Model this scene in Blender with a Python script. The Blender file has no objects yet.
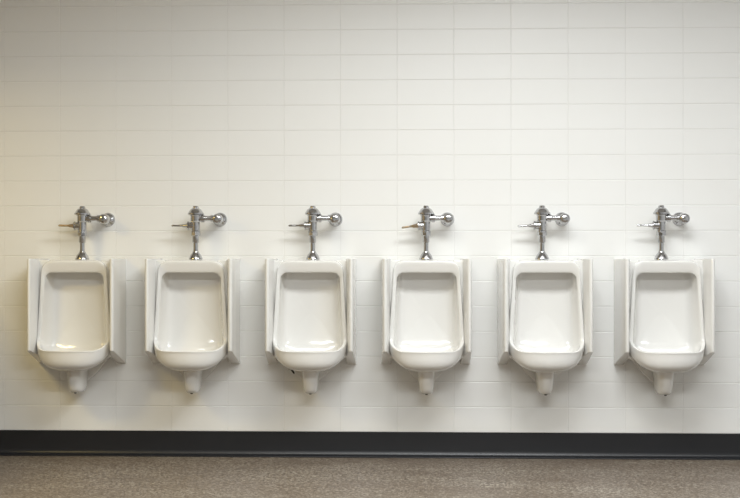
import bpy, bmesh, math, random
from mathutils import Vector
random.seed(7)
S = bpy.context.scene
C = S.collection
HC = 1.0835            # eye level above the floor
COURSE, TILE, JX = 0.1355, 0.3052, 0.0486
YR, XL, XR, ZC = -8.2, -3.3, 3.1, 2.80    # room limits

# ------------------------------------------------------------------ materials
def mat(name, col, rough=.5, metal=0, coat=0, noise=None, bump=None):
    m = bpy.data.materials.new(name); m.use_nodes = True
    nt = m.node_tree; b = nt.nodes['Principled BSDF']
    b.inputs['Base Color'].default_value = (*col, 1)
    b.inputs['Roughness'].default_value = rough
    b.inputs['Metallic'].default_value = metal
    b.inputs['Coat Weight'].default_value = coat
    b.inputs['Coat Roughness'].default_value = .06
    if noise or bump:
        tc = nt.nodes.new('ShaderNodeTexCoord')
    if noise:
        sc, amt, col2 = noise
        n = nt.nodes.new('ShaderNodeTexNoise'); n.inputs['Scale'].default_value = sc
        n.inputs['Detail'].default_value = 4
        nt.links.new(tc.outputs['Object'], n.inputs['Vector'])
        r = nt.nodes.new('ShaderNodeMapRange')
        r.inputs['From Min'].default_value = .35; r.inputs['From Max'].default_value = .65
        r.inputs['To Max'].default_value = amt
        nt.links.new(n.outputs['Fac'], r.inputs['Value'])
        mx = nt.nodes.new('ShaderNodeMix'); mx.data_type = 'RGBA'
        mx.inputs[6].default_value = (*col, 1); mx.inputs[7].default_value = (*col2, 1)
        nt.links.new(r.outputs[0], mx.inputs[0])
        nt.links.new(mx.outputs[2], b.inputs['Base Color'])
    if bump:
        sc, st, dist = bump
        n = nt.nodes.new('ShaderNodeTexNoise'); n.inputs['Scale'].default_value = sc
        n.inputs['Detail'].default_value = 2
        nt.links.new(tc.outputs['Object'], n.inputs['Vector'])
        bp = nt.nodes.new('ShaderNodeBump')
        bp.inputs['Strength'].default_value = st; bp.inputs['Distance'].default_value = dist
        nt.links.new(n.outputs['Fac'], bp.inputs['Height'])
        nt.links.new(bp.outputs['Normal'], b.inputs['Normal'])
    return m

M_tile = mat('glazed_tile', (.83, .828, .81), .42, noise=(1.3, .5, (.81, .807, .785)), bump=(9, .25, .002))
M_grout = mat('grout', (.70, .69, .67), .7)
M_porc = mat('vitreous_china', (.775, .765, .74), .13, coat=.4)
M_chrome = mat('chrome', (.53, .53, .54), .14, 1)
M_worn = mat('worn_brass', (.42, .31, .19), .34, 1, noise=(60, .7, (.52, .47, .42)))
M_dark = mat('dark_rubber', (.02, .018, .015), .6)
M_base = mat('vinyl_base', (.009, .0095, .012), .36, noise=(2.0, .5, (.011, .012, .015)))
M_plain = mat('painted_wall', (.62, .63, .64), .7)
M_tan = mat('tan_surface', (.34, .29, .21), .6)
M_ceil = mat('ceiling_paint', (.70, .70, .70), .85)

def floor_mat():
    m = bpy.data.materials.new('speckled_epoxy'); m.use_nodes = True
    nt = m.node_tree; b = nt.nodes['Principled BSDF']; L = nt.links.new
    tc = nt.nodes.new('ShaderNodeTexCoord')
    v = nt.nodes.new('ShaderNodeTexVoronoi'); v.inputs['Scale'].default_value = 120
    L(tc.outputs['Object'], v.inputs['Vector'])
    sep = nt.nodes.new('ShaderNodeSeparateColor'); L(v.outputs['Color'], sep.inputs[0])
    cr = nt.nodes.new('ShaderNodeValToRGB'); e = cr.color_ramp.elements
    cr.color_ramp.interpolation = 'CONSTANT'
    e[0].position = 0; e[0].color = (.085, .060, .040, 1)
    e[1].position = .85; e[1].color = (.41, .36, .30, 1)
    for p, c in ((.18, (.165, .13, .097)), (.45, (.22, .183, .142)), (.68, (.28, .24, .19))):
        x = e.new(p); x.color = (*c, 1)
    L(sep.outputs[0], cr.inputs[0])
    n = nt.nodes.new('ShaderNodeTexNoise'); n.inputs['Scale'].default_value = 2.2; n.inputs['Detail'].default_value = 5
    mp = nt.nodes.new('ShaderNodeMapping'); mp.inputs['Scale'].default_value = (.6, 1.8, 1)
    L(tc.outputs['Object'], mp.inputs[0]); L(mp.outputs[0], n.inputs['Vector'])
    r = nt.nodes.new('ShaderNodeMapRange'); r.inputs['From Min'].default_value = .35; r.inputs['From Max'].default_value = .7
    r.inputs['To Min'].default_value = 0; r.inputs['To Max'].default_value = .6
    L(n.outputs['Fac'], r.inputs['Value'])
    mx = nt.nodes.new('ShaderNodeMix'); mx.data_type = 'RGBA'
    L(r.outputs[0], mx.inputs[0]); L(cr.outputs[0], mx.inputs[6]); mx.inputs[7].default_value = (.115, .08, .055, 1)
    L(mx.outputs[2], b.inputs['Base Color'])
    b.inputs['Roughness'].default_value = .38
    return m
M_floor = floor_mat()

# ------------------------------------------------------------------ helpers
def link(name, me, m, parent=None, smooth=True, loc=None):
    o = bpy.data.objects.new(name, me); C.objects.link(o)
    if m and not me.materials: me.materials.append(m)
    if smooth:
        for p in me.polygons: p.use_smooth = True
    if parent: o.parent = parent
    if loc: o.location = loc
    return o

def mesh(name, v, f):
    me = bpy.data.meshes.new(name); me.from_pydata(v, [], f); me.update()
    bm = bmesh.new(); bm.from_mesh(me)
    bmesh.ops.recalc_face_normals(bm, faces=bm.faces)
    bm.to_mesh(me); bm.free()
    return me

def loft(rings, cap0=True, cap1=True):
    n = len(rings[0]); v = [p for r in rings for p in r]; f = []
    for k in range(len(rings)-1):
        for i in range(n):
            j = (i+1) % n
            f.append((k*n+i, k*n+j, (k+1)*n+j, (k+1)*n+i))
    if cap0: f.append(tuple(range(n-1, -1, -1)))
    if cap1: f.append(tuple(range((len(rings)-1)*n, len(rings)*n)))
    return v, f

def lathe(prof, origin, axis, n=32):
    """prof: (distance along axis, radius) pairs"""
    a = Vector(axis).normalized()
    u = a.orthogonal().normalized(); w = a.cross(u)
    o = Vector(origin)
    return loft([[tuple(o + a*t + (u*math.cos(q)+w*math.sin(q))*r)
                  for q in (2*math.pi*i/n for i in range(n))] for t, r in prof])

def merge(*vf):
    V, F = [], []
    for v, f in vf:
        b = len(V); V += v; F += [tuple(i+b for i in q) for q in f]
    return V, F

def sharp(o, deg=35):
    m = o.modifiers.new('edge', 'EDGE_SPLIT'); m.split_angle = math.radians(deg); return o

def sub(o, lv=2):
    m = o.modifiers.new('sub', 'SUBSURF'); m.levels = lv; m.render_levels = lv; return o

def bev(o, w, seg=3):
    m = o.modifiers.new('bev', 'BEVEL'); m.width = w; m.segments = seg
    m.limit_method = 'ANGLE'; m.angle_limit = math.radians(25); return o

def box(x0, x1, y0, y1, z0, z1):
    v = [(x, y, z) for x in (x0, x1) for y in (y0, y1) for z in (z0, z1)]
    return v, [(0,1,3,2), (4,6,7,5), (0,4,5,1), (2,3,7,6), (0,2,6,4), (1,5,7,3)]

def struct(o):
    o['kind'] = 'structure'; return o

def tag(o, label, cat, group=None):
    o['label'] = label; o['category'] = cat
    if group: o['group'] = group
    return o

# ------------------------------------------------------------------ the room
def tile_wall():
    V, F, mi = [], [], []
    i0 = math.floor((XL-JX)/TILE); i1 = math.ceil((XR-JX)/TILE)
    gx, gz, hx, hz, dp = .0019, .0032, .0006, .0008, .0017
    for k in range(int(ZC/COURSE)+1):
        z0 = k*COURSE; z1 = min(z0+COURSE, ZC)
        if z1-z0 < .02: continue
        for i in range(i0, i1):
            x0 = max(JX+i*TILE, XL); x1 = min(JX+(i+1)*TILE, XR)
            if x1-x0 < .02: continue
            t = [random.uniform(0, .0007) for _ in range(4)]
            b = len(V)
            V += [(x0,dp,z0),(x1,dp,z0),(x1,dp,z1),(x0,dp,z1),
                  (x0+hx,dp,z0+hz),(x1-hx,dp,z0+hz),(x1-hx,dp,z1-hz),(x0+hx,dp,z1-hz),
                  (x0+gx,t[0],z0+gz),(x1-gx,t[1],z0+gz),(x1-gx,t[2],z1-gz),(x0+gx,t[3],z1-gz)]
            for q in range(4):
                r = (q+1) % 4
                F.append((b+q, b+r, b+4+r, b+4+q)); mi.append(1)
                F.append((b+4+q, b+4+r, b+8+r, b+8+q)); mi.append(0)
            F.append((b+8, b+9, b+10, b+11)); mi.append(0)
    b = len(V)
    v, f = box(XL, XR, .01, .12, 0, ZC)
    V += v; F += [tuple(i+b for i in q) for q in f]; mi += [1]*6
    me = bpy.data.meshes.new('wall_back'); me.from_pydata(V, [], F); me.update()
    me.materials.append(M_tile); me.materials.append(M_grout)
    for p, m_ in zip(me.polygons, mi): p.material_index = m_
    return me
struct(link('wall_back', tile_wall(), None, smooth=False))
def slab(name, b, m): return struct(link(name, mesh(name, *box(*b)), m, smooth=False))
slab('floor', (XL-.1, XR+.1, YR-.1, .12, -.1, 0), M_floor)
slab('ceiling', (XL-.1, XR+.1, YR-.1, .12, ZC, ZC+.1), M_ceil)
slab('wall_left', (XL-.1, XL, YR, .12, 0, ZC), M_tan)
slab('shade_panel', (-2.34, -2.30, -1.6, -.001, .14, 1.10), M_tan)  # unseen low panel, added to shade the lower left wall and floor
slab('wall_right', (XR, XR+.1, YR, .12, 0, ZC), M_plain)
slab('wall_front', (XL, XR, YR-.1, YR, 0, ZC), M_plain)

def baseboard():
    top = COURSE+.0005
    pr = [(.0, top), (.0035, top), (.006, top-.0025), (.006, .036), (.0075, .026), (.012, .016),
          (.020, .0095), (.029, .0065), (.031, .004), (.031, 0), (0, 0)]
    r0 = [(XL+.002, -p, z) for p, z in pr]; r1 = [(XR-.002, -p, z) for p, z in pr]
    return mesh('baseboard_back', *loft([r0, r1]))
struct(sharp(link('baseboard_back', baseboard(), M_base), 28))

# ------------------------------------------------------------------ the urinal
# local frame: x across, y = -distance out of the wall, z relative to eye level + OZ
OZ = .732
ROOT_Z = HC - OZ
def lerp(a, b, t): return a+(b-a)*t
def sstep(a, b, x):
    t = max(0, min(1, (x-a)/(b-a))); return t*t*(3-2*t)

def rr(hwt, hwb, zt, zb, rt, rb):
    """rounded rectangle loop (x,z) with a fixed vertex count; rb = (rx, rz)"""
    pts = []; NT, NC, NS = 8, 7, 8
    hw = 1.0; H = zt-zb
    def X(x, z): return x*lerp(hwt, hwb, (zt-z)/H)
    rtx = rt/hwt; rbx = rb[0]/hwb; rbz = rb[1]
    half = []
    for i in range(NT): half.append((lerp(0, 1-rtx, i/NT), zt))
    for i in range(NC):
        a = math.pi/2*i/NC; half.append((1-rtx+rtx*math.sin(a), zt-rt+rt*math.cos(a)))
    for i in range(NS): half.append((1, lerp(zt-rt, zb+rbz, i/NS)))
    for i in range(NC):
        a = math.pi/2*i/NC; half.append((1-rbx+rbx*math.cos(a), zb+rbz-rbz*math.sin(a)))
    for i in range(NT+1): half.append((lerp(1-rbx, 0, i/NT), zb))
    full = half + [(-x, z) for x, z in half[-2:0:-1]]
    return [(X(x, z), z) for x, z in full]

def ring(hwt, hwb, zt, zb, rt, rb, pt, ps, pl, zs=None):
    zs = zb+rb[1]+.02 if zs is None else zs
    out = []
    hwm = max(hwt, hwb)
    for x, z in rr(hwt, hwb, zt, zb, rt, rb):
        D = math.sqrt(max(0, 1-(x/hwm)**2))
        p = lerp(pt, ps, sstep(zt-.005, zt-.09, z)) + pl*D*sstep(zs, zb, z)
        out.append((x, -p, z+OZ))
    return out

def bowl_mesh():
    R = [
     ring(.030, .030, -.27, -.33, .02, (.02, .02), .080, .080, 0),
     ring(.100, .100, -.12, -.47, .04, (.06, .06), .080, .082, .010),
     ring(.132, .140, -.052, -.535, .05, (.08, .08), .084, .086, .040),
     ring(.144, .156, -.046, -.558, .05, (.09, .09), .105, .108, .090),
     ring(.150, .168, -.052, -.548, .045, (.085, .085), .145, .152, .135),
     ring(.153, .176, -.082, -.512, .040, (.075, .070), .184, .194, .142),
     ring(.155, .179, -.088, -.494, .036, (.065, .055), .190, .201, .143),
     ring(.158, .182, -.086, -.491, .036, (.066, .055), .196, .205, .145),
     ring(.166, .195, -.040, -.491, .050, (.072, .060), .206, .206, .150),
     ring(.169, .199, -.027, -.495, .052, (.075, .062), .206, .203, .153),
     ring(.171, .202, -.022, -.503, .052, (.078, .064), .194, .194, .158),
     ring(.172, .204, -.021, -.535, .052, (.088, .078), .150, .178, .174),
     ring(.172, .200, -.021, -.574, .052, (.108, .088), .110, .166, .178),
     ring(.172, .175, -.021, -.600, .052, (.125, .095), .080, .142, .160),
     ring(.172, .150, -.021, -.605, .052, (.110, .080), .060, .100, .085),
     ring(.172, .145, -.021, -.607, .052, (.105, .080), .0, .004, .0),
    ]
    return mesh('bowl', *loft(R))

def shield_mesh(s):
    sec = [(.239, .0), (.2385, .010), (.2345, .14), (.2295, .268), (.2265, .281), (.2190, .287),
           (.2105, .284), (.2065, .275), (.1970, .215), (.1885, .185), (.186, .15), (.185, 0)]
    def zb(p): return lerp(-.583, -.494, (p/.287)**1.0)
    top = [(x*s, -p, -.014+OZ) for x, p in sec]
    bot = [(x*s, -p, zb(p)+OZ) for x, p in sec]
    return mesh('side_shield', *loft([top, bot]))

def outline_prism(pts, p0, p1):
    return loft([[(x, -p0, z+OZ) for x, z in pts], [(x, -p1, z+OZ) for x, z in pts]])

def panel_mesh():
    webs = []
    for k in (-1, 1):
        w_ = [(.140, -.0215), (.200, -.0215), (.200, -.46), (.200, -.508), (.192, -.532), (.160, -.552), (.150, -.545), (.178, -.47), (.172, -.25), (.166, -.10), (.140, -.045)]
        webs.append(outline_prism([(x*k, z) for x, z in w_], 0, .182))
    up = [(-.185, -.0225), (.185, -.0225), (.185, -.53), (-.185, -.53)]
    a = outline_prism(up, 0, .032)
    lo = [(-.15, -.52), (.15, -.52), (.140, -.56)]
    lo += [(.122, -.580), (.108, -.602), (.088, -.627), (.062, -.652), (.036, -.675), (0, -.690)]
    lo += [(-x, z) for x, z in lo[-2:1:-1]]
    b = outline_prism(lo, 0, .030)
    return mesh('back_panel', *merge(a, b, *webs))

def trap_mesh():
    lv = [(-.545, .075, .125, .12), (-.585, .058, .125, .112), (-.600, .0490, .120, .100), (-.625, .0445, .117, .096), (-.660, .0420, .115, .093),
          (-.695, .0395, .113, .090), (-.714, .0365, .112, .084), (-.725, .029, .112, .064), (-.7285, .014, .112, .03)]
    R = []
    for z, rx, pc, rp in lv:
        r = []
        for i in range(28):
            a = 2*math.pi*i/28; c, s_ = math.cos(a), math.sin(a)
            e = .66
            r.append((rx*math.copysign(abs(c)**e, c), -(pc+rp*math.copysign(abs(s_)**e, s_)), z+OZ))
        R.append(r)
    return mesh('trap', *loft(R))

ME = dict(bowl=bowl_mesh(), shl=shield_mesh(-1), shr=shield_mesh(1), panel=panel_mesh(), trap=trap_mesh(),
          drain=mesh('drain_bolt', *lathe([(0, .006), (.006, .0072), (.0085, .006), (.009, .003)], (0, -.165, OZ-.7205), (0, -.3, -1), 20)))

def make_urinal():
    t = bpy.data.objects.new('urinal', None); C.objects.link(t); t.empty_display_size = .1
    sub(link('bowl', ME['bowl'], M_porc, t), 2)
    for k in ('shl', 'shr'):
        bev(link('side_shield', ME[k], M_porc, t), .007, 4)
    bev(link('back_panel', ME['panel'], M_porc, t), .012, 4)
    tr = sub(link('trap', ME['trap'], M_porc, t), 1)
    d = link('drain_bolt', ME['drain'], M_dark, tr); d['label'] = 'small dark drain bolt'
    return t

# ------------------------------------------------------------------ the flush valve (local: x=0 stem axis, z=0 china top)
VP = .105             # stem axis distance from the wall
def make_valve(variant):
    lever_drop, worn = variant
    t = bpy.data.objects.new('flush_valve', None); C.objects.link(t); t.empty_display_size = .05
    ax = (0, -VP, 0); up = (0, 0, 1)
    def part(name, vf, parent=t, m=M_chrome, deg=32):
        return sharp(link(name, mesh(name, *vf), m, parent), deg)
    part('spud_flange', lathe([(.0004, .0365), (.007, .0365), (.011, .0340), (.019, .0315), (.026, .0275), (.032, .0225), (.037, .0182), (.043, .0165)], ax, up))
    part('flush_tube', lathe([(.03, .0140), (.060, .0128), (.089, .0128), (.091, .0165), (.094, .0175), (.140, .0175)], ax, up))
    body = part('valve_body', merge(
        lathe([(.143, .0225), (.146, .0250), (.152, .0250), (.155, .0220), (.200, .0220), (.204, .0255), (.207, .0280), (.232, .0280), (.235, .0305), (.239, .0305), (.245, .028)], ax, up),
        lathe([(0, .021), (.024, .0205), (.026, .0235), (.032, .0235), (.033, .020)], (-.012, -VP, .181), (-1, 0, 0), 24)))
    part('coupling_nut', lathe([(.126, .0215), (.129, .0255), (.144, .0255), (.146, .022)], ax, up, 8), body, deg=20)
    cap = part('valve_cap', lathe([(.238, .035), (.241, .0425), (.248, .0425), (.2515, .0395), (.258, .0350), (.264, .0312), (.269, .027), (.2725, .0215), (.274, .019)], ax, up))
    part('cap_nut', lathe([(.272, .0140), (.275, .0155), (.282, .0155), (.2855, .0130)], ax, up, 8), cap, deg=20)
    h = Vector((-1, 0, -lever_drop)).normalized()
    o0 = Vector((-.043, -VP, .181))
    hm = M_worn if worn else M_chrome
    soc = part('handle', lathe([(-.004, .0145), (.004, .0135), (.010, .0105), (.026, .0085), (.030, .0060), (.060, .0054), (.081, .0060), (.086, .0035)], o0, h, 20), m=hm)
    if worn: soc['label'] = 'worn brownish handle'
    part('supply_pipe', merge(
        lathe([(.018, .0180), (.030, .0180), (.031, .0220), (.046, .0220), (.047, .0150), (.062, .0140), (.080, .0140), (.081, .0185), (.092, .0185), (.093, .012), (.115, .012)], (0, -VP, .2200), (1, 0, 0), 28)))
    so = (.117, 0, .2165)
    stop = part('control_stop', lathe([(.012, .018), (.05, .018), (.052, .022), (.078, .0225), (.082, .027), (.122, .0275), (.130, .0265), (.136, .022), (.140, .014), (.1405, .0085)], so, (0, -1, 0), 28))
    part('stop_screw', lathe([(.138, .0095), (.144, .009), (.146, .007)], so, (0, -1, 0), 16), stop)
    part('wall_flange', lathe([(-.0004, .0375), (.004, .0375), (.009, .0355), (.015, .028), (.020, .020), (.024, .0165)], so, (0, -1, 0), 36))
    return t

# ------------------------------------------------------------------ the row of six
UX = [-1.657, -1.037, -.409, .202, .825, 1.446]
VX = [-1.635, -1.025, -.3995, .2015, .8135, 1.4375]
UL = ['white porcelain wall urinal with side shields, leftmost of the six',
      'white porcelain wall urinal, second from the left in the row',
      'white porcelain wall urinal, third from left, dark clip showing under its bowl',
      'white porcelain wall urinal, third from the right, below the drooping brown lever',
      'white porcelain wall urinal, second from the right in the row',
      'white porcelain wall urinal with side shields, rightmost of the six']
VL = ['chrome flush valve with brownish lever above the leftmost urinal',
      'chrome flush valve above the second urinal from the left',
      'chrome flush valve above the third urinal from the left',
      'chrome flush valve with drooping worn brown lever, above third urinal from right',
      'chrome flush valve above the second urinal from the right',
      'chrome flush valve above the rightmost urinal']
VAR = [(-.02, True), (0, False), (0, False), (.13, True), (.05, False), (0, False)]

def copy_tree(o, parent=None):
    c = o.copy(); C.objects.link(c)
    if parent: c.parent = parent
    for ch in list(o.children): copy_tree(ch, c)
    return c
proto = make_urinal()
urinals = []
for i, x in enumerate(UX):
    u = proto if i == 0 else copy_tree(proto)
    u.location = (x, .0006, ROOT_Z)
    tag(u, UL[i], 'urinal', 'row of six urinals on the tiled wall'); urinals.append(u)
for i, x in enumerate(VX):
    v = make_valve(VAR[i])
    v.location = (x, .0006, HC-.0196)
    tag(v, VL[i], 'flush valve', 'flush valves above the urinals')
# stand-in for a dark gap: small solid clip under the third bowl
sliver = link('dark_sliver', mesh('dark_sliver', *merge(
    lathe([(0, .006), (.034, .0045)], (-.109, -.10, OZ-.598), (.55, .1, -.8), 10),
    lathe([(0, .009), (.008, .009)], (-.115, -.10, OZ-.594), (.55, .1, -.8), 10))), M_dark, urinals[2])
sliver['label'] = 'dark clip'

# ------------------------------------------------------------------ light
def area(name, loc, sx, sy, power, col, rot=(0, 0, 0)):
    l = bpy.data.lights.new(name, 'AREA'); l.shape = 'RECTANGLE'; l.size = sx; l.size_y = sy
    l.energy = power; l.color = col
    o = bpy.data.objects.new(name, l); C.objects.link(o); o.location = loc; o.rotation_euler = rot
    return o
area('ceiling_lamp', (-.55, -2.15, ZC-.02), 1.2, .6, 26, (.98, 1, .95))
area('ceiling_lamp', (.75, -2.15, ZC-.02), 1.2, .6, 64, (.95, .98, .995))
area('ceiling_lamp', (2.05, -2.15, ZC-.02), 1.2, .6, 18, (.95, .98, .995))
area('ceiling_lamp', (.45, -5.0, ZC-.02), 2.4, .6, 142, (.94, .975, .98))  # unseen rear row, added as frontal fill for bowl fronts and shadows
area('wall_lamp', (-2.75, -2.0, 2.15), .5, .4, 27, (1, .76, .28))
w = bpy.data.worlds.new('World'); S.world = w; w.use_nodes = True
w.node_tree.nodes['Background'].inputs[0].default_value = (.5, .5, .5, 1)
w.node_tree.nodes['Background'].inputs[1].default_value = .05

# ------------------------------------------------------------------ camera
F, PSI = 1280.15, math.radians(2.1)
cd = bpy.data.cameras.new('camera'); cam = bpy.data.objects.new('camera', cd); C.objects.link(cam)
cam.location = (0, -6.9, HC); cam.rotation_euler = (math.pi/2, 0, PSI)
cd.sensor_width = 36; cd.lens = F*36/740
cd.shift_x = (370-341.06)/740; cd.shift_y = 7/740
S.camera = cam
S.view_settings.view_transform = 'Standard'; S.view_settings.look = 'None'
S.view_settings.exposure = 0.0; S.view_settings.gamma = 1; S.view_settings.use_curve_mapping = False
